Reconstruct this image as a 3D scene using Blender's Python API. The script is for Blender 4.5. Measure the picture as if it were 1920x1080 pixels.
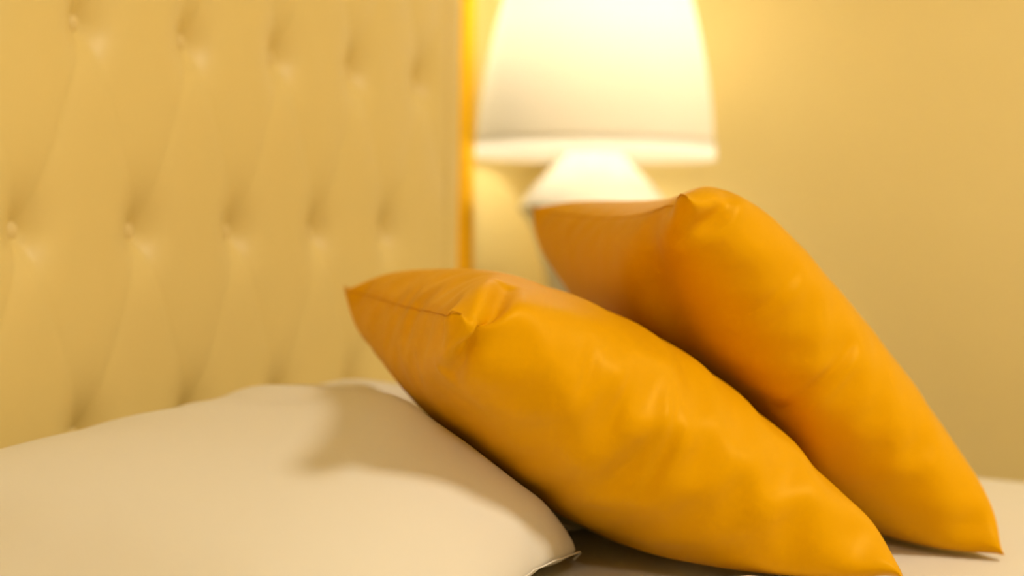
import bpy, bmesh, math, random
import numpy as np
from mathutils import Vector, Matrix

random.seed(4)
rng = np.random.default_rng(7)
for o in list(bpy.data.objects):
    bpy.data.objects.remove(o, do_unlink=True)
scene = bpy.context.scene
COL = scene.collection

# ------------------------------------------------------------------ camera
CAM = Vector((1.0279, 0.0, 0.883))
YAW, PITCH, ROLL, FPX = 0.4863, 0.0444, 0.0153, 2667.0
fw = Vector((-math.sin(YAW) * math.cos(PITCH), math.cos(YAW) * math.cos(PITCH), -math.sin(PITCH)))
rt = Vector((math.cos(YAW), math.sin(YAW), 0))
up = rt.cross(fw)
r2 = math.cos(ROLL) * rt + math.sin(ROLL) * up
u2 = math.cos(ROLL) * up - math.sin(ROLL) * rt
cd = bpy.data.cameras.new('camera')
cd.sensor_width = 36.0
cd.lens = FPX / 1920.0 * 36.0
cd.clip_start = 0.02
cd.dof.use_dof = True
cd.dof.focus_distance = 1.06
cd.dof.aperture_fstop = cd.lens / 1000.0 / 0.020
cam = bpy.data.objects.new('camera', cd)
cam.matrix_world = Matrix(((r2.x, u2.x, -fw.x, CAM.x), (r2.y, u2.y, -fw.y, CAM.y),
                           (r2.z, u2.z, -fw.z, CAM.z), (0, 0, 0, 1)))
COL.objects.link(cam)
scene.camera = cam

# ------------------------------------------------------------------ world, exposure
w = bpy.data.worlds.new('world')
scene.world = w
w.use_nodes = True
w.node_tree.nodes['Background'].inputs[0].default_value = (1.0, 0.74, 0.42, 1)
w.node_tree.nodes['Background'].inputs[1].default_value = 0.0
scene.view_settings.view_transform = 'Standard'
scene.view_settings.look = 'None'
scene.view_settings.gamma = 1.0
scene.view_settings.use_curve_mapping = False
scene.view_settings.exposure = 0.21
WARM = (1.0, 0.88, 0.67)
SOFT = (1.0, 0.93, 0.79)
CEIL_W, FILL_W, LAMP_W, LAMP2_W = 38.0, 12.5, 53.0, 450.0


cy = scene.cycles
cy.max_bounces = 6
cy.diffuse_bounces = 4
cy.glossy_bounces = 3
cy.transmission_bounces = 4
cy.adaptive_threshold = 0.035
cy.caustics_reflective = False
cy.caustics_refractive = False


# ------------------------------------------------------------------ helpers
def tag(o, label=None, cat=None, group=None, kind=None):
    for k, v in (('label', label), ('category', cat), ('group', group), ('kind', kind)):
        if v:
            o[k] = v
    return o


def link(name, me, mat=None, parent=None, smooth=True):
    o = bpy.data.objects.new(name, me)
    COL.objects.link(o)
    if mat is not None:
        me.materials.clear()
        me.materials.append(mat)
    if parent is not None:
        o.parent = parent
    if smooth:
        me.shade_smooth()
    return o


def empty(name, loc=(0, 0, 0)):
    o = bpy.data.objects.new(name, None)
    o.location = loc
    o.empty_display_size = 0.1
    COL.objects.link(o)
    return o


def mesh(name, v, f):
    me = bpy.data.meshes.new(name)
    me.from_pydata([tuple(map(float, p)) for p in v], [], [tuple(map(int, q)) for q in f])
    me.update()
    return me


def box_mesh(name, x0, x1, y0, y1, z0, z1, bev=0.0, seg=2):
    bm = bmesh.new()
    bmesh.ops.create_cube(bm, size=1.0)
    for v in bm.verts:
        v.co = Vector((x0 + (v.co.x + .5) * (x1 - x0), y0 + (v.co.y + .5) * (y1 - y0), z0 + (v.co.z + .5) * (z1 - z0)))
    if bev:
        bmesh.ops.bevel(bm, geom=list(bm.edges), offset=bev, segments=seg, affect='EDGES', profile=0.6)
    me = bpy.data.meshes.new(name)
    bm.to_mesh(me)
    bm.free()
    return me


def lathe_mesh(name, prof, n=64):
    v, f = [], []
    for r, z in prof:
        for k in range(n):
            a = 2 * math.pi * k / n
            v.append((r * math.cos(a), r * math.sin(a), z))
    for i in range(len(prof) - 1):
        for k in range(n):
            k2 = (k + 1) % n
            f.append((i * n + k, i * n + k2, (i + 1) * n + k2, (i + 1) * n + k))
    return mesh(name, v, f)


def grid_faces(nu, nv, off=0, flip=False):
    f = []
    for i in range(nu - 1):
        for j in range(nv - 1):
            a, b, c, d = off + i * nv + j, off + (i + 1) * nv + j, off + (i + 1) * nv + j + 1, off + i * nv + j + 1
            f.append((a, d, c, b) if flip else (a, b, c, d))
    return f


def sstep(a, b, x):
    t = np.clip((x - a) / (b - a), 0, 1)
    return t * t * (3 - 2 * t)


# ------------------------------------------------------------------ materials
def principled(name, color, rough=0.6, spec=0.5, metal=0.0, sheen=0.0, sheen_tint=None, bump=None, var=None):
    m = bpy.data.materials.new(name)
    m.use_nodes = True
    nt = m.node_tree
    b = nt.nodes['Principled BSDF']
    b.inputs['Base Color'].default_value = (*color, 1)
    b.inputs['Roughness'].default_value = rough
    b.inputs['Specular IOR Level'].default_value = spec
    b.inputs['Metallic'].default_value = metal
    if sheen:
        b.inputs['Sheen Weight'].default_value = sheen
        b.inputs['Sheen Roughness'].default_value = 0.4
        if sheen_tint:
            b.inputs['Sheen Tint'].default_value = (*sheen_tint, 1)
            b.inputs['Specular Tint'].default_value = (*sheen_tint, 1)
    tc = nt.nodes.new('ShaderNodeTexCoord')
    if bump:
        scale, strength, dist, kind = bump
        if kind == 'weave':
            w1 = nt.nodes.new('ShaderNodeTexWave'); w1.inputs['Scale'].default_value = scale
            w1.bands_direction = 'X'
            w2 = nt.nodes.new('ShaderNodeTexWave'); w2.inputs['Scale'].default_value = scale
            w2.bands_direction = 'Z'
            for w_ in (w1, w2):
                nt.links.new(tc.outputs['Object'], w_.inputs['Vector'])
            mx = nt.nodes.new('ShaderNodeMath'); mx.operation = 'ADD'
            nt.links.new(w1.outputs['Fac'], mx.inputs[0]); nt.links.new(w2.outputs['Fac'], mx.inputs[1])
            src = mx.outputs[0]
        else:
            n_ = nt.nodes.new('ShaderNodeTexNoise'); n_.inputs['Scale'].default_value = scale
            n_.inputs['Detail'].default_value = 1
            nt.links.new(tc.outputs['Object'], n_.inputs['Vector'])
            src = n_.outputs['Fac']
        bp = nt.nodes.new('ShaderNodeBump')
        bp.inputs['Strength'].default_value = strength
        bp.inputs['Distance'].default_value = dist
        nt.links.new(src, bp.inputs['Height'])
        nt.links.new(bp.outputs['Normal'], b.inputs['Normal'])
    if var:
        scale, amt = var
        n_ = nt.nodes.new('ShaderNodeTexNoise'); n_.inputs['Scale'].default_value = scale
        nt.links.new(tc.outputs['Object'], n_.inputs['Vector'])
        mp = nt.nodes.new('ShaderNodeMapRange')
        mp.inputs['To Min'].default_value = 1 - amt; mp.inputs['To Max'].default_value = 1 + amt
        nt.links.new(n_.outputs['Fac'], mp.inputs['Value'])
        mu = nt.nodes.new('ShaderNodeVectorMath'); mu.operation = 'SCALE'
        mu.inputs[0].default_value = color
        nt.links.new(mp.outputs['Result'], mu.inputs['Scale'])
        nt.links.new(mu.outputs['Vector'], b.inputs['Base Color'])
    return m


M = {}
M['wall'] = principled('wall_paint', (0.93, 0.765, 0.345), 0.55, 0.3, bump=(260, 0.06, 0.002, 'noise'), var=(2.0, 0.015))
M['ceiling'] = principled('ceiling_paint', (0.86, 0.79, 0.62), 0.8, 0.2, bump=(200, 0.05, 0.002, 'noise'))
M['floor'] = principled('floor_carpet', (0.36, 0.26, 0.16), 0.9, 0.1, bump=(500, 0.4, 0.004, 'noise'), var=(30, 0.1))
M['leather'] = principled('cream_leatherette', (0.78, 0.615, 0.24), 0.42, 0.35, bump=(900, 0.05, 0.001, 'noise'), var=(3.0, 0.02))
M['button'] = principled('button_leatherette', (0.78, 0.62, 0.28), 0.45, 0.35)
M['gold'] = principled('gold_trim', (1.0, 0.60, 0.002), 0.30, 0.5, metal=1.0, bump=(60, 0.03, 0.002, 'noise'))
M['linen'] = principled('white_cotton', (0.78, 0.73, 0.63), 0.75, 0.2, sheen=0.15, bump=(1400, 0.03, 0.0006, 'noise'), var=(6.0, 0.012))
M['satin'] = principled('mustard_satin', (0.72, 0.348, 0.0005), 0.44, 0.28, sheen=0.16, sheen_tint=(1.0, 0.62, 0.05), bump=(1500, 0.04, 0.0006, 'weave'), var=(7.0, 0.03))
M['seam'] = principled('mustard_seam', (0.62, 0.27, 0.004), 0.6, 0.2)
M['ceramic'] = principled('white_ceramic', (0.88, 0.85, 0.78), 0.18, 0.5, bump=(30, 0.02, 0.002, 'noise'))
M['brass'] = principled('brass', (0.78, 0.52, 0.20), 0.3, 0.5, metal=1.0, bump=(80, 0.02, 0.001, 'noise'))
M['wood'] = principled('nightstand_wood', (0.20, 0.10, 0.045), 0.4, 0.4, bump=(40, 0.1, 0.002, 'noise'), var=(9, 0.2))


def shade_material(name, col, trans):
    m = bpy.data.materials.new(name)
    m.use_nodes = True
    nt = m.node_tree
    nt.nodes.clear()
    out = nt.nodes.new('ShaderNodeOutputMaterial')
    d = nt.nodes.new('ShaderNodeBsdfDiffuse'); d.inputs['Color'].default_value = (*col, 1)
    t = nt.nodes.new('ShaderNodeBsdfTranslucent'); t.inputs['Color'].default_value = (*col, 1)
    mx = nt.nodes.new('ShaderNodeMixShader'); mx.inputs[0].default_value = trans
    tc = nt.nodes.new('ShaderNodeTexCoord')
    n_ = nt.nodes.new('ShaderNodeTexNoise'); n_.inputs['Scale'].default_value = 350
    bp = nt.nodes.new('ShaderNodeBump'); bp.inputs['Strength'].default_value = 0.1; bp.inputs['Distance'].default_value = 0.001
    nt.links.new(tc.outputs['Object'], n_.inputs['Vector'])
    nt.links.new(n_.outputs['Fac'], bp.inputs['Height'])
    nt.links.new(bp.outputs['Normal'], d.inputs['Normal'])
    nt.links.new(d.outputs[0], mx.inputs[1]); nt.links.new(t.outputs[0], mx.inputs[2])
    nt.links.new(mx.outputs[0], out.inputs['Surface'])
    return m


M['shade'] = shade_material('shade_fabric', (0.93, 0.90, 0.83), 0.50)
M['shade_trim'] = shade_material('shade_trim_fabric', (0.96, 0.95, 0.92), 0.55)


def glow(name, col, s):
    m = bpy.data.materials.new(name)
    m.use_nodes = True
    nt = m.node_tree
    nt.nodes.clear()
    out = nt.nodes.new('ShaderNodeOutputMaterial')
    e = nt.nodes.new('ShaderNodeEmission')
    e.inputs['Color'].default_value = (*col, 1)
    e.inputs['Strength'].default_value = s
    nt.links.new(e.outputs[0], out.inputs['Surface'])
    return m


M['bulb'] = glow('bulb_glow', WARM, LAMP_W)
M['bulb_bright'] = glow('bright_bulb_glow', WARM, LAMP2_W)
M['diffuser'] = glow('ceiling_diffuser', SOFT, 2.0)

# ------------------------------------------------------------------ room
XW, YB, XO, YN, ZC = -0.125, 2.30, 3.9, -2.2, 2.6
BEDZ = 0.60


def struct(name, me, mat):
    return tag(link(name, me, mat, smooth=False), kind='structure')


struct('floor', box_mesh('floor', XW - .1, XO + .1, YN - .1, YB + .1, -0.1, 0), M['floor'])
struct('ceiling', box_mesh('ceiling', XW - .1, XO + .1, YN - .1, YB + .1, ZC, ZC + .1), M['ceiling'])
struct('wall_left', box_mesh('wall_left', XW - .1, XW, YN - .1, YB + .1, 0, ZC), M['wall'])
struct('wall_back', box_mesh('wall_back', XW, XO, YB, YB + .1, 0, ZC), M['wall'])
struct('wall_right', box_mesh('wall_right', XO, XO + .1, YN - .1, YB + .1, 0, ZC), M['wall'])
struct('wall_front', box_mesh('wall_front', XW, XO, YN - .1, YN, 0, ZC), M['wall'])
struct('baseboard_back', box_mesh('baseboard_back', XW, XO, YB - .015, YB, 0, .09, .004), M['ceiling'])

# ------------------------------------------------------------------ headboard
HY0, HY1 = -0.19, 1.751          # upholstery extent, gold trim beyond
HZ0, HZ1 = 0.30, 1.55
S, H = 0.1525, 0.20
BY0, BZ0 = 0.9432, 0.8704
hb = tag(empty('headboard', (XW, (HY0 + HY1) / 2, 0)),
         'cream button-tufted leatherette headboard with gold edge trim behind the white pillow', 'headboard')
hb_off = Vector(hb.location)


def hb_child(name, me, mat, smooth=True):
    me.transform(Matrix.Translation(-hb_off))
    return link(name, me, mat, hb, smooth)


EDGE = 0.040                      # flat border inside the trim
ty0, ty1 = HY0 + EDGE, HY1 - EDGE
btn = []
for r in range(-3, 4):
    z = BZ0 + r * H
    if not (HZ0 + .06 < z < HZ1 - .06):
        continue
    for k in range(-10, 8):
        y = BY0 + (k + (0.5 if r % 2 else 0.0)) * S
        if ty0 + .05 < y < ty1 - .05:
            btn.append((y, z))
btn = np.array(btn)
ys = np.arange(ty0, ty1 + 1e-6, 0.0045)
zs = np.arange(HZ0 + .03, HZ1 - .03 + 1e-6, 0.0045)
Y, Z = np.meshgrid(ys, zs, indexing='ij')
hgt = np.full(Y.shape, 0.030)
# a pit at every button, longer upwards, as stretched leather sags under its own padding
for (y, z) in btn:
    dy, dz = Y - y, Z - z
    dd = np.hypot(dy / 1.0, np.where(dz > 0, dz / 1.5, dz / 1.15))
    hgt -= 0.027 * np.exp(-(dd / 0.021) ** 1.25)
# shallow folds along the diagonals between the buttons
a = (Y - BY0) / S
b = (Z - BZ0) / H
for sgn in (1, -1):
    t = a + sgn * b * 0.5
    q = np.abs(t - np.round(t)) * S * 0.79
    hgt -= 0.0007 * np.exp(-(q / 0.012)) + 0.0012 * np.exp(-(q / 0.003) ** 2)
    hgt += 0.0008 * np.sin(np.pi * np.clip(q / (S * .4), 0, 1))
edge = np.minimum(np.minimum(Y - ty0, ty1 - Y), np.minimum(Z - zs[0], zs[-1] - Z))
hgt *= sstep(-0.004, 0.030, edge) * 0.75 + 0.25
V = np.stack([hgt, Y, Z], -1).reshape(-1, 3)
hb_child('tufted_panel', mesh('tufted_panel', V, grid_faces(len(ys), len(zs))), M['leather'])
# padded border strips around the tufted field
for (y0, y1, z0, z1) in ((HY0, ty0, HZ0, HZ1), (ty1, HY1, HZ0, HZ1), (ty0, ty1, HZ1 - .03, HZ1), (ty0, ty1, HZ0, HZ0 + .03)):
    hb_child('padded_border', box_mesh('padded_border', -0.06, 0.017, y0 + .0005, y1 - .0005, z0 + .0005, z1 - .0005, 0.008, 3), M['leather'])
hb_child('back_board', box_mesh('back_board', XW + .002, -0.0605, HY0, HY1, 0.15, HZ1), M['wood'], False)
TW = 0.046
for (y0, y1, z0, z1) in ((HY1, HY1 + TW, 0.15, HZ1 + TW), (HY0 - TW, HY0, 0.15, HZ1 + TW), (HY0, HY1, HZ1, HZ1 + TW)):
    hb_child('gold_trim', box_mesh('gold_trim', XW + .002, 0.016, y0, y1, z0, z1, 0.006, 3), M['gold'])['label'] = 'bright gold edge trim'
bprof = [(0.0001, 0.0058), (0.004, 0.0054), (0.0075, 0.0040), (0.0098, 0.0015), (0.0102, -0.001), (0.008, -0.0025)]
bme = lathe_mesh('button', bprof, 20)
bme.transform(Matrix.Rotation(math.pi / 2, 4, 'Y'))
for (y, z) in btn:
    o = link('button', bme, M['button'], hb)
    o.location = Vector((0.0035, y, z)) - hb_off


# ------------------------------------------------------------------ cloth solver for stuffed cushions
class Cushion:
    """two rectangular sheets sewn along their rim, blown up by an inner pressure"""

    def __init__(self, corners, nu, nv, lu, lv, thick):
        A, B, C, D = [np.array(c, float) for c in corners]   # (0,0) (1,0) (0,1) (1,1)
        self.nu, self.nv = nu, nv
        u = np.linspace(0, 1, nu)[:, None, None]
        v = np.linspace(0, 1, nv)[None, :, None]
        base = (1 - u) * (1 - v) * A + u * (1 - v) * B + (1 - u) * v * C + u * v * D
        n = np.cross(B - A, C - A)
        n /= np.linalg.norm(n)
        if n[2] < 0:
            n = -n
        self.n = n
        pr = (np.sin(np.pi * u) * np.sin(np.pi * v)) ** 0.6
        nz = rng.normal(0, 0.0006, (2, nu, nv, 3))
        self.p = np.stack([base + n * pr * thick / 2, base - n * pr * thick / 2]) + nz
        self.sew()
        self.prev = self.p.copy()
        self.du, self.dv = lu / (nu - 1), lv / (nv - 1)
        self.corner_t = {(0, 0): A, (-1, 0): B, (0, -1): C, (-1, -1): D}
        self.pairs = []
        du, dv = self.du, self.dv
        dg = math.hypot(du, dv)

        def add(di, dj, rest, k):
            # colour the links so that no vertex occurs twice in a pass
            per_i, per_j = (2 * di if di else 1), (2 * abs(dj) if dj else 1)
            if di and dj:
                per_j = 1
            for a_ in range(per_i):
                for b_ in range(per_j):
                    i = np.arange(nu - di)
                    j = np.arange(max(0, -dj), nv - max(0, dj))
                    if di:
                        i = i[(i % (2 * di)) // di == (a_ // di if di else 0)] if a_ % di == 0 else i[:0]
                    if dj and not di:
                        j = j[(j % (2 * dj)) // dj == b_ // dj] if b_ % dj == 0 else j[:0]
                    if len(i) and len(j):
                        I, J = np.meshgrid(i, j, indexing='ij')
                        self.pairs.append((I, J, I + di, J + dj, rest, k))
        add(1, 0, du, 1.0)
        add(0, 1, dv, 1.0)
        add(1, 1, dg, 0.35)
        add(1, -1, dg, 0.35)
        self.soft = []
        for (di, dj, rest) in ((3, 0, 3 * du), (0, 3, 3 * dv)):
            add_n = len(self.pairs)
            add(di, dj, rest, self.bend_k if hasattr(self, 'bend_k') else 0.06)

    def sew(self):
        p = self.p
        for sl in ((slice(None), 0), (slice(None), -1), (0, slice(None)), (-1, slice(None))):
            m = (p[0][sl] + p[1][sl]) / 2
            p[0][sl] = m
            p[1][sl] = m

    def normals(self):
        p = self.p
        gu = np.gradient(p, axis=1)
        gv = np.gradient(p, axis=2)
        n = np.cross(gu, gv)
        n[1] *= -1
        if (n[0].reshape(-1, 3).sum(0) @ self.n) < 0:
            n *= -1
        return n          # length = area element

    def volume(self):
        c = self.p.reshape(-1, 3).mean(0)
        return float(((self.p - c) * self.normals()).sum() / 3)

    def run(self, steps, vol, gain=0.004, collide=None, grav=0.0, pin=0.25, iters=6, damp=0.85):
        for s in range(steps):
            vel = (self.p - self.prev) * damp
            self.prev = self.p.copy()
            n = self.normals() / (self.du * self.dv)
            self.p = self.p + vel + n * float(np.clip(gain * (vol - self.volume()) / vol, -0.0006, 0.0006))
            self.p[..., 2] -= grav
            for it in range(iters):
                for (I, J, I2, J2, rest, k) in self.pairs:
                    d = self.p[:, I2, J2] - self.p[:, I, J]
                    L = np.linalg.norm(d, axis=-1, keepdims=True) + 1e-9
                    c = (0.5 * k * (L - rest) / L) * d
                    self.p[:, I, J] += c
                    self.p[:, I2, J2] -= c
                self.sew()
                for (i, j), t in self.corner_t.items():
                    for s_ in (0, 1):
                        self.p[s_, i, j] += pin * (t - self.p[s_, i, j])
            if collide:
                self.p = collide(self.p)

    def smooth(self, k, n=1):
        for _ in range(n):
            q = self.p.copy()
            q[:, 1:-1, 1:-1] = (self.p[:, :-2, 1:-1] + self.p[:, 2:, 1:-1] + self.p[:, 1:-1, :-2] + self.p[:, 1:-1, 2:]) / 4
            self.p = self.p * (1 - k) + q * k

    def soften_rim(self, n=6, k=0.5, keep=0.06):
        """round the sewn rim off except close to the corners"""
        p = self.p
        nu, nv = self.nu, self.nv               # blunt the four points: relax the rim near them
        loop = [(i, 0) for i in range(nu)] + [(nu - 1, j) for j in range(1, nv)] + \
               [(i, nv - 1) for i in range(nu - 2, -1, -1)] + [(0, j) for j in range(nv - 2, 0, -1)]
        I = np.array([q[0] for q in loop])
        J = np.array([q[1] for q in loop])
        dc = np.minimum.reduce([np.hypot(I - ci, J - cj) for ci in (0, nu - 1) for cj in (0, nv - 1)])
        wc = (0.5 * np.exp(-(dc / 3.0) ** 2))[:, None]
        R0 = p[0, I, J]
        for _ in range(6):
            R0 = R0 * (1 - wc) + (np.roll(R0, 1, 0) + np.roll(R0, -1, 0)) / 2 * wc
        p[0, I, J] = R0
        p[1, I, J] = R0
        for _ in range(n):
            for ax in (0, 1):
                for e, i1 in ((0, 1), (-1, -2)):
                    sl = lambda i: (slice(None), i) if ax == 0 else (slice(None), slice(None), i)
                    a_ = p[sl(e)]
                    m = p[sl(i1)].mean(0)
                    t = np.linspace(0, 1, a_.shape[1])
                    wgt = (sstep(keep * .3, keep, t) * sstep(keep * .3, keep, 1 - t) * k)[:, None]
                    new = a_[0] * (1 - wgt) + m * wgt
                    p[sl(e)] = new[None]

    def uv(self):
        return np.meshgrid(np.linspace(0, 1, self.nu), np.linspace(0, 1, self.nv), indexing='ij')

    def crease(self, side, pts, depth, width, lip=0.0, off=1.0):
        """press a tapering fold along a line of (u, v) points into one sheet; lip raises cloth beside it"""
        u, v = self.uv()
        n = self.normals()[side]
        n = n / (np.linalg.norm(n, axis=-1, keepdims=True) + 1e-12)
        best = np.full(u.shape, 9.0)
        sgn = np.zeros(u.shape)
        tap = np.zeros(u.shape)
        tot = len(pts) - 1
        for k in range(tot):
            (u0, v0), (u1, v1) = pts[k], pts[k + 1]
            du, dv = u1 - u0, v1 - v0
            L2 = du * du + dv * dv
            t = np.clip(((u - u0) * du + (v - v0) * dv) / L2, 0, 1)
            d = np.hypot(u - u0 - t * du, v - v0 - t * dv)
            cr = (du * (v - v0) - dv * (u - u0)) / math.sqrt(L2)
            m = d < best
            best = np.where(m, d, best)
            sgn = np.where(m, cr, sgn)
            tap = np.where(m, (k + t) / tot, tap)
        tp = np.clip(np.sin(np.pi * np.clip(tap * 0.86 + 0.07, 0, 1)), 0, 1)
        g = -depth * np.exp(-(best / width) ** 2) * tp
        g = g + lip * np.exp(-((best - 1.3 * width) / width) ** 2) * tp * (sgn * off > 0)
        rim = np.minimum(np.minimum(u, 1 - u), np.minimum(v, 1 - v))
        self.p[side] += n * (g * sstep(0.0, 0.03, rim))[..., None]

    def fold(self, pts, depth, width, lip=0.0, side=1):
        """a slit-like fold that runs over the near edge (u = 0); points are (x, v), x > 0 on the upper sheet, < 0 below"""
        u, v = self.uv()
        n = self.normals()
        n = n / (np.linalg.norm(n, axis=-1, keepdims=True) + 1e-12)
        m = n[0, 1] + n[1, 1]
        n[:, 0] = m / (np.linalg.norm(m, axis=-1, keepdims=True) + 1e-12)
        tot = len(pts) - 1
        for s_ in (0, 1):
            x = u if s_ == 0 else -u
            best = np.full(u.shape, 9.0); sg = np.zeros(u.shape); tap = np.zeros(u.shape)
            for k in range(tot):
                (x0, v0), (x1, v1) = pts[k], pts[k + 1]
                dx, dv = x1 - x0, v1 - v0
                L2 = dx * dx + dv * dv
                t = np.clip(((x - x0) * dx + (v - v0) * dv) / L2, 0, 1)
                d = np.hypot(x - x0 - t * dx, v - v0 - t * dv)
                c = d < best
                best = np.where(c, d, best)
                sg = np.where(c, np.sign(v - v0 - t * dv), sg)
                tap = np.where(c, (k + t) / tot, tap)
            tp = np.sin(np.pi * np.clip(tap * 0.84 + 0.08, 0, 1)) ** 0.7
            g = -depth * np.exp(-(best / width) ** 2) * tp
            g = g + lip * np.exp(-((best - 1.5 * width) / width) ** 2) * tp * (sg * side > 0)
            self.p[s_] += n[s_] * g[..., None]

    def to_mesh(self, name):
        nu, nv = self.nu, self.nv
        v = self.p[0].reshape(-1, 3).tolist()
        idx = np.arange(nu * nv).reshape(nu, nv)
        idb = idx.copy()
        c = nu * nv
        for i in range(1, nu - 1):
            for j in range(1, nv - 1):
                idb[i, j] = c
                v.append(self.p[1, i, j].tolist())
                c += 1
        f = []
        for i in range(nu - 1):
            for j in range(nv - 1):
                f.append((idx[i, j], idx[i + 1, j], idx[i + 1, j + 1], idx[i, j + 1]))
                f.append((idb[i, j], idb[i, j + 1], idb[i + 1, j + 1], idb[i + 1, j]))
        me = mesh(name, v, f)
        bm = bmesh.new()
        bm.from_mesh(me)
        bmesh.ops.recalc_face_normals(bm, faces=list(bm.faces))
        bm.to_mesh(me)
        bm.free()
        return me

    def rim(self):
        p = self.p[0]
        return np.concatenate([p[:, 0], p[-1, 1:], p[::-1, -1][1:], p[0, ::-1][1:-1]])


class Field:
    """top surface of a cushion as a height field in the frame (origin, eu, ev, n)"""

    def __init__(self, cu, which, o, eu, ev, n, lo, hi, res=0.006):
        self.o, self.eu, self.ev, self.n = o, eu, ev, n
        q = cu.p[which].reshape(-1, 3) - o
        U_, V_, W_ = q @ eu, q @ ev, q @ n
        self.lo, self.res = np.array(lo), res
        self.nx, self.ny = int((hi[0] - lo[0]) / res) + 1, int((hi[1] - lo[1]) / res) + 1
        h = np.full((self.nx, self.ny), -9.0)
        nu, nv = cu.nu, cu.nv
        P = np.stack([U_, V_, W_], -1).reshape(nu, nv, 3)
        for a_ in np.linspace(0, 1, 5)[:-1]:
            for b_ in np.linspace(0, 1, 5)[:-1]:
                s = ((1 - a_) * (1 - b_) * P[:-1, :-1] + a_ * (1 - b_) * P[1:, :-1] + (1 - a_) * b_ * P[:-1, 1:] + a_ * b_ * P[1:, 1:]).reshape(-1, 3)
                i = np.round((s[:, 0] - lo[0]) / res).astype(int)
                j = np.round((s[:, 1] - lo[1]) / res).astype(int)
                ok = (i >= 0) & (j >= 0) & (i < self.nx) & (j < self.ny)
                np.maximum.at(h, (i[ok], j[ok]), s[ok, 2])
        self.h = h

    def push(self, p, gap=0.002, k=1.0):
        q = p - self.o
        x = (q @ self.eu - self.lo[0]) / self.res
        y = (q @ self.ev - self.lo[1]) / self.res
        wv = q @ self.n
        i = np.clip(np.floor(x).astype(int), 0, self.nx - 2)
        j = np.clip(np.floor(y).astype(int), 0, self.ny - 2)
        inside = (x > 0) & (y > 0) & (x < self.nx - 1) & (y < self.ny - 1)
        a_, b_ = np.clip(x - i, 0, 1), np.clip(y - j, 0, 1)
        h = self.h
        hh = h[i, j] * (1 - a_) * (1 - b_) + h[i + 1, j] * a_ * (1 - b_) + h[i, j + 1] * (1 - a_) * b_ + h[i + 1, j + 1] * a_ * b_
        d = np.where(inside, np.maximum(0, hh + gap - wv), 0)
        d = np.where(d > 0.5, 0, d)
        return p + (k * d)[..., None] * self.n


def floor_push(p, z=BEDZ + .004):
    p = p.copy()
    p[..., 2] = np.maximum(p[..., 2], z)
    return p


def wall_push(p, x=0.036):
    p = p.copy()
    p[..., 0] = np.maximum(p[..., 0], x)
    return p


X3, Y3, Z3 = np.eye(3)

# front mustard cushion, tilted low
P1 = [(0.536, 0.860, 0.818), (0.236, 1.160, 0.818), (0.788, 1.092, 0.612), (0.490, 1.408, 0.612)]
c1 = Cushion(P1, 84, 84, 0.462, 0.462, 0.14)
c1.run(70, 0.0174, collide=lambda p: floor_push(p, BEDZ + .012))
c1.smooth(0.5, 9)
c1.soften_rim()
# hand-pulled folds by the near corner and half way down the near edge
c1.fold([(0.20, 0.132), (0.10, 0.098), (0.02, 0.074), (-0.05, 0.082), (-0.14, 0.104)], 0.015, 0.016, 0.006, -1)
c1.fold([(0.09, 0.462), (0.02, 0.480), (-0.04, 0.490), (-0.10, 0.502)], 0.005, 0.011, 0.003, -1)
c1.fold([(0.09, 0.28), (-0.02, 0.29)], 0.0025, 0.012, 0.002, -1)
c1.fold([(0.08, 0.36), (-0.03, 0.37)], 0.0025, 0.012, 0.002, -1)


def frame(P, n):
    A_, B_, C_, D_ = [np.array(q) for q in P]
    eu = (B_ - A_) / np.linalg.norm(B_ - A_)
    ev = np.cross(n, eu)
    if ev @ (C_ - A_) < 0:
        ev = -ev
    return A_, eu, ev


A_, eu, ev = frame(P1, c1.n)
f1_top = Field(c1, 0, A_, eu, ev, c1.n, (-.06, -.06), (.5, .5))
f1_low = Field(c1, 1, A_, eu, ev, -c1.n, (-.06, -.06), (.5, .5))

# white sleeping pillow, flat on the bed against the headboard, dented by the cushion
WP = [(0.06, 0.71, 0.66), (0.06, 1.42, 0.66), (0.53, 0.70, 0.635), (0.53, 1.40, 0.635)]
white = Cushion(WP, 78, 52, 0.80, 0.55, 0.13)
white.run(60, 0.0262, collide=lambda p: wall_push(floor_push(f1_low.push(p))), grav=0.0001)
white.smooth(0.5, 3)
# stuffing squeezed up against the underside of the cushion
wx, wy = white.p[0, ..., 0], white.p[0, ..., 1]
white.p[0, ..., 2] += 0.045 * np.exp(-((wx - 0.46) / 0.11) ** 2 - ((wy - 1.05) / 0.17) ** 2) * sstep(0, .02, white.p[0, ..., 2] - white.p[1, ..., 2])
for q_ in range(3):
    white.p = wall_push(f1_low.push(floor_push(white.p, BEDZ + .004), 0.0065))
    if q_ < 2:
        white.smooth(0.5, 1)

white_low = Field(white, 1, np.zeros(3), X3, Y3, -Z3, (-.1, .2), (.7, 1.7))
wf = Field(white, 0, np.zeros(3), X3, Y3, Z3, (-.1, .2), (.7, 1.7))

# rear mustard cushion, leaning on the front one
P2 = [(0.620, 1.065, 0.904), (0.323, 1.387, 0.901), (0.842, 1.267, 0.607), (0.545, 1.589, 0.607)]
c2 = Cushion(P2, 84, 84, 0.462, 0.462, 0.14)
c2.run(70, 0.0182, collide=lambda p: wf.push(f1_top.push(floor_push(p))))
c2.smooth(0.5, 7)
c2.soften_rim()
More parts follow.
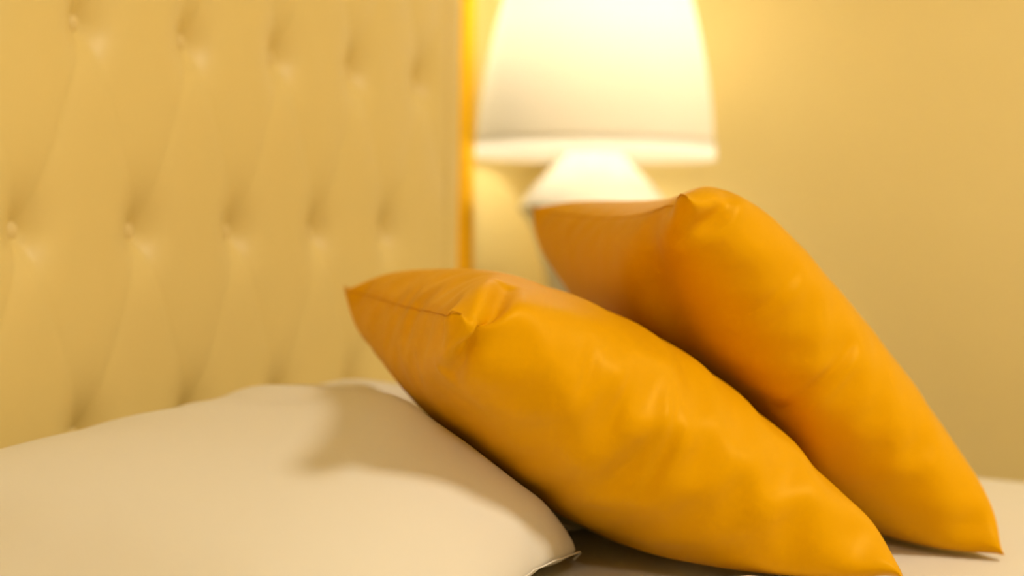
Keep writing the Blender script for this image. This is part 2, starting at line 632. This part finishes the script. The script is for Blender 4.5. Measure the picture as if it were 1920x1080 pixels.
# the near top corner is plumped up, a fold sets it off from the flat far corner
u_, v_ = c2.uv()
lift = 0.012 * (1 - sstep(0.10, 0.34, u_)) * np.exp(-((v_ - 0.20) / 0.20) ** 2)
lift = lift + 0.008 * np.exp(-((v_ - .45) / .3) ** 2) * (1 - sstep(0.0, 0.5, u_))
c2.p = c2.p + (lift[None, ..., None] * c2.n)
c2.crease(1, [(0.20, 0.0), (0.20, 0.10), (0.24, 0.22), (0.30, 0.36)], 0.009, 0.050)
c2.fold([(0.05, 0.478), (-0.02, 0.482), (-0.09, 0.486), (-0.18, 0.492)], 0.007, 0.012, 0.003, 1)
c2.fold([(0.05, 0.295), (-0.10, 0.29)], 0.003, 0.012, 0.002, 1)
c2.fold([(0.10, 0.10), (0.0, 0.10), (-0.08, 0.09)], 0.005, 0.016, 0.003, 1)
A2, eu2, ev2 = frame(P2, c2.n)
f2_low = Field(c2, 1, A2, eu2, ev2, -c2.n, (-.06, -.06), (.5, .5))


def cushion_object(cu, name, label, cat, mat, group=None, seam_mat=None, sub=1, front=False):
    c = cu.p.reshape(-1, 3)
    base = Vector((float(c[:, 0].mean()), float(c[:, 1].mean()), float(c[:, 2].min())))
    root = tag(empty(name, base), label, cat, group)
    me = cu.to_mesh('cover')
    me.transform(Matrix.Translation(-base))
    o = link('cover', me, mat, root)
    if sub:
        md = o.modifiers.new('subd', 'SUBSURF')
        md.levels = md.render_levels = sub
    # seam: a thin sewn line along the edge that shows
    rim = (cu.p[0][:int(cu.nu * .5), -1] if front else cu.p[0][:, 0]) - np.array(base)
    n = len(rim)
    k = 6
    tan = np.gradient(rim, axis=0)
    tan /= np.linalg.norm(tan, axis=1, keepdims=True) + 1e-9
    nn = np.array(cu.n)
    s1 = np.cross(tan, nn); s1 /= np.linalg.norm(s1, axis=1, keepdims=True) + 1e-9
    s2 = np.cross(s1, tan)
    r = 0.0007
    v = np.concatenate([rim + r * (math.cos(2 * math.pi * q / k) * s1 + math.sin(2 * math.pi * q / k) * s2) for q in range(k)])
    f = [(q * n + i, q * n + (i + 1) % n, ((q + 1) % k) * n + (i + 1) % n, ((q + 1) % k) * n + i) for q in range(k) for i in range(n - 1)]
    link('seam', mesh('seam', v, f), seam_mat or mat, root)
    return root


cushion_object(white, 'sleeping_pillow', 'large white cotton sleeping pillow lying between the headboard and the mustard cushions', 'pillow', M['linen'], front=True)
cushion_object(c1, 'throw_cushion', 'mustard satin cushion in front, tilted low on the white pillow', 'cushion', M['satin'], 'mustard satin cushions', M['seam'])
cushion_object(c2, 'throw_cushion', 'mustard satin cushion behind, propped more upright in front of the lamp', 'cushion', M['satin'], 'mustard satin cushions', M['seam'])

# ------------------------------------------------------------------ bed
BX0, BX1, BYA, BYB = 0.035, 2.05, -0.12, 1.725
bed = tag(empty('platform_bed', (1.0, .8, 0)), 'low upholstered platform bed beneath the white sheet', 'bed')
bo = Vector(bed.location)


def bed_child(name, me, mat):
    me.transform(Matrix.Translation(-bo))
    return link(name, me, mat, bed)


bed_child('platform', box_mesh('platform', BX0, BX1 - .03, BYA + .03, BYB - .03, 0.10, 0.32, 0.015, 3), M['leather'])
for x in (BX0 + .08, BX1 - .12):
    for y in (BYA + .1, BYB - .1):
        bed_child('leg', box_mesh('leg', x - .03, x + .03, y - .03, y + .03, 0, 0.0995, 0.004), M['wood'])
tag(link('mattress', box_mesh('mattress', BX0 + .01, BX1 - .02, BYA + .02, BYB - .02, 0.3205, BEDZ - .03, 0.05, 5), M['linen']),
    'thick white mattress hidden under the bed sheet', 'mattress')

# sheet: a draped skin with soft folds
xs = np.arange(BX0, BX1 + .0201, 0.008)
L = BYB - BYA
R_ = 0.035
drop = 0.24
arc = R_ * math.pi / 2
tt = np.arange(-(drop + arc), L + drop + arc, 0.008)      # path length across the bed
yy, zz = np.zeros_like(tt), np.zeros_like(tt)
for i, t in enumerate(tt):
    q, side = (t, 0) if t < L / 2 else (L - t, 1)
    q0 = q - R_
    if q0 >= 0:
        y_, z_ = R_ + q0, BEDZ
    else:
        a_ = -q0 / R_
        if a_ < math.pi / 2:
            y_, z_ = R_ - R_ * math.sin(a_), BEDZ - R_ + R_ * math.cos(a_)
        else:
            y_, z_ = 0.0, BEDZ - R_ - R_ * (a_ - math.pi / 2)
    yy[i] = BYA + y_ if side == 0 else BYB - y_
    zz[i] = z_
XX = np.repeat(xs[:, None], len(tt), 1)
YY = np.repeat(yy[None], len(xs), 0)
ZZ = np.repeat(zz[None], len(xs), 0)


def noise2(x, y, scale, seed, octs=3):
    r_ = np.random.default_rng(seed)
    out = np.zeros_like(x)
    amp = 1.0
    for o_ in range(octs):
        for q in range(4):
            an = r_.uniform(0, 2 * math.pi)
            out += amp * np.sin((x * math.cos(an) + y * math.sin(an)) * scale * r_.uniform(.7, 1.3) + r_.uniform(0, 6.28))
        amp *= .5
        scale *= 1.9
    return out / 6


on_top = ZZ > BEDZ - .002
wr = 0.0020 * noise2(XX, YY, 14, 3) + 0.0008 * noise2(XX, YY, 55, 5)


def ridge(x0, y0, x1, y1, wdt, amp, bend=0.0):
    dx, dy = x1 - x0, y1 - y0
    L_ = math.hypot(dx, dy)
    s_ = ((XX - x0) * dx + (YY - y0) * dy) / L_
    d_ = ((XX - x0) * -dy + (YY - y0) * dx) / L_
    d_ = d_ - bend * np.sin(np.pi * np.clip(s_ / L_, 0, 1))
    return amp * np.exp(-(d_ / wdt) ** 2) * sstep(-.05, .04, s_) * sstep(-.05, .04, L_ - s_)


wr += ridge(0.60, 0.80, 0.72, 1.10, 0.030, 0.016, 0.02)
wr += ridge(0.78, 1.02, 0.90, 1.16, 0.018, 0.008, -0.01)
wr += ridge(0.86, 1.18, 0.93, 1.22, 0.012, 0.006)
wr += ridge(0.90, 1.05, 0.98, 1.30, 0.022, 0.005, 0.01)
ZZ = ZZ + np.where(on_top, wr * sstep(0, .06, np.minimum(YY - BYA, BYB - YY)), 0)
side_w = np.where(~on_top, 0.004 * np.sin(XX * 38 + noise2(XX, ZZ, 9, 8) * 2), 0) * sstep(0.0, 0.1, BEDZ - R_ - ZZ)
YY = YY + side_w * np.sign(YY - .8)
PS = np.stack([XX, YY, ZZ], -1)
for fld in (f1_low, f2_low, white_low):
    ZZ = np.minimum(ZZ, fld.push(PS, 0.003)[..., 2])
ZZ = np.where(on_top, np.maximum(ZZ, BEDZ - .016), ZZ)
sh = mesh('bed_sheet', np.stack([XX, YY, ZZ], -1).reshape(-1, 3), grid_faces(len(xs), len(tt)))
tag(link('bed_sheet', sh, M['linen']), 'white cotton bed sheet spread over the mattress under the cushions', 'sheet')


# ------------------------------------------------------------------ bedside lamps and nightstands
def smooth_prof(pts, n=8):
    """Catmull-Rom through the profile points"""
    out = []
    P = [pts[0]] + list(pts) + [pts[-1]]
    for i in range(1, len(P) - 2):
        p0, p1, p2, p3 = [np.array(q, float) for q in P[i - 1:i + 3]]
        for t in np.linspace(0, 1, n, endpoint=False):
            out.append(tuple(.5 * ((2 * p1) + (-p0 + p2) * t + (2 * p0 - 5 * p1 + 4 * p2 - p3) * t * t + (-p0 + 3 * p1 - 3 * p2 + p3) * t ** 3)))
    out.append(tuple(pts[-1]))
    return [(max(r, 1e-4), z) for r, z in out]


NZ = 0.62


def bedside_lamp(x, y, label, bulb_mat='bulb'):
    root = tag(empty('table_lamp', (x, y, NZ)), label, 'lamp', 'bedside table lamps')
    body = [(0.001, 0.0), (0.078, 0.0), (0.082, 0.012), (0.070, 0.03), (0.060, 0.07), (0.066, 0.14), (0.082, 0.21),
            (0.100, 0.262), (0.116, 0.283), (0.1195, 0.294), (0.112, 0.306), (0.089, 0.333), (0.058, 0.364), (0.037, 0.386),
            (0.030, 0.400), (0.022, 0.412), (0.001, 0.414)]
    link('base', lathe_mesh('base', smooth_prof(body, 6)), M['ceramic'], root)
    z0 = 0.371
    hshade = 0.365
    prof = [(0.1890, 0), (0.1865, 0.05), (0.1805, 0.10), (0.1710, 0.155), (0.1585, 0.21), (0.1440, 0.265), (0.129, 0.32), (0.117, hshade)]
    sp = [(r, z) for r, z in smooth_prof([(r, z0 + q) for r, q in prof], 6) if z > z0 + .019]
    o = link('shade', lathe_mesh('shade', sp, 96), M['shade'], root)
    o['label'] = 'glowing white bell-shaped fabric shade'
    th = o.modifiers.new('thick', 'SOLIDIFY'); th.thickness = 0.0012; th.offset = -1
    for (za, zb, r0, r1) in ((z0 - .001, z0 + .0235, .1900, .1893), (z0 + hshade - .014, z0 + hshade + .001, .1222, .1178)):
        t_ = link('shade_trim', lathe_mesh('shade_trim', [(r0 + .0012, za), (r1 + .0012, zb)], 96), M['shade_trim'], root)
    link('socket', lathe_mesh('socket', [(0.001, .4145), (.016, .4145), (.016, .52), (.001, .52)], 24), M['brass'], root)
    # harp spider
    bm = bmesh.new()
    for k in range(3):
        a_ = k * 2 * math.pi / 3
        mtx = Matrix.Rotation(a_, 4, 'Z') @ Matrix.Translation((0.0585, 0, z0 + hshade - .008)) @ Matrix.Rotation(math.pi / 2, 4, 'Y')
        bmesh.ops.create_cone(bm, cap_ends=True, segments=8, radius1=.0018, radius2=.0018, depth=.117, matrix=mtx)
    me = bpy.data.meshes.new('spider'); bm.to_mesh(me); bm.free()
    link('spider', me, M['brass'], root)
    bulb = smooth_prof([(.001, .5205), (.013, .522), (.015, .54), (.027, .575), (.030, .60), (.022, .625), (.001, .633)], 5)
    link('bulb', lathe_mesh('bulb', bulb, 24), M[bulb_mat], root)
    return root


def nightstand(x0, x1, y0, y1, label):
    root = tag(empty('nightstand', ((x0 + x1) / 2, (y0 + y1) / 2, 0)), label, 'nightstand', 'nightstands beside the bed')
    o_ = Vector(root.location)

    def ch(name, me, mat, parent=root, off=o_):
        me.transform(Matrix.Translation(-off))
        return link(name, me, mat, parent, smooth=False)
    ch('top', box_mesh('top', x0, x1, y0, y1, NZ - .03, NZ - .0003, .004), M['wood'])
    ch('body', box_mesh('body', x0 + .01, x1 - .02, y0 + .012, y1 - .012, 0.16, NZ - .0305, .003), M['wood'])
    for k in range(2):
        za = 0.18 + k * .205
        d = ch('drawer', box_mesh('drawer', x1 - .0195, x1 - .002, y0 + .025, y1 - .025, za, za + .195, .003), M['wood'])
        kn = lathe_mesh('knob', [(.001, .022), (.010, .021), (.013, .014), (.007, .006), (.006, 0)], 20)
        kn.transform(Matrix.Translation(((x1 - .002), (y0 + y1) / 2, za + .10)) @ Matrix.Rotation(math.pi / 2, 4, 'Y'))
        ch('knob', kn, M['brass'], d)
    for x in (x0 + .035, x1 - .045):
        for y in (y0 + .035, y1 - .035):
            ch('leg', box_mesh('leg', x - .018, x + .018, y - .018, y + .018, 0, .1595, .003), M['wood'])


bedside_lamp(0.082, 2.063, 'lit white ceramic table lamp with bell shade behind the mustard cushions')
nightstand(XW + .004, 0.33, 1.86, 2.27, 'dark wooden nightstand carrying the lit lamp in the corner')

bedside_lamp(0.082, -0.44, 'lit white ceramic table lamp on the near side of the bed, outside the picture', 'bulb_bright')
nightstand(XW + .004, 0.33, -0.64, -0.24, 'dark wooden nightstand on the near side of the bed, outside the picture')

# ------------------------------------------------------------------ ceiling light of the room and an added fill light
def ceiling_light(x, y, label, watts):
    cl = tag(empty('ceiling_light', (x, y, ZC)), label, 'ceiling lamp', 'flush ceiling lights')
    link('rim', lathe_mesh('rim', [(0.27, -0.001), (0.28, -.02), (0.28, -.06), (0.262, -.065), (0.262, -.02)], 64), M['brass'], cl)
    link('diffuser', lathe_mesh('diffuser', [(0.001, -.058), (0.261, -.05)], 64), M['diffuser'], cl)
    ld = bpy.data.lights.new('ceiling_glow', 'AREA')
    ld.shape = 'DISK'
    ld.size = 0.5
    ld.energy = watts
    ld.color = SOFT
    lo = bpy.data.objects.new('ceiling_glow', ld)
    COL.objects.link(lo)
    lo.parent = cl
    lo.location = (0, 0, -0.07)


ceiling_light(2.3, 1.1, 'round flush ceiling light above the foot of the bed', CEIL_W)
ceiling_light(1.7, -1.2, 'added unseen fill light shaped as a flush ceiling light on the near side of the room', FILL_W)  # added fill, out of view, to brighten pillow, cushion sides and back wall
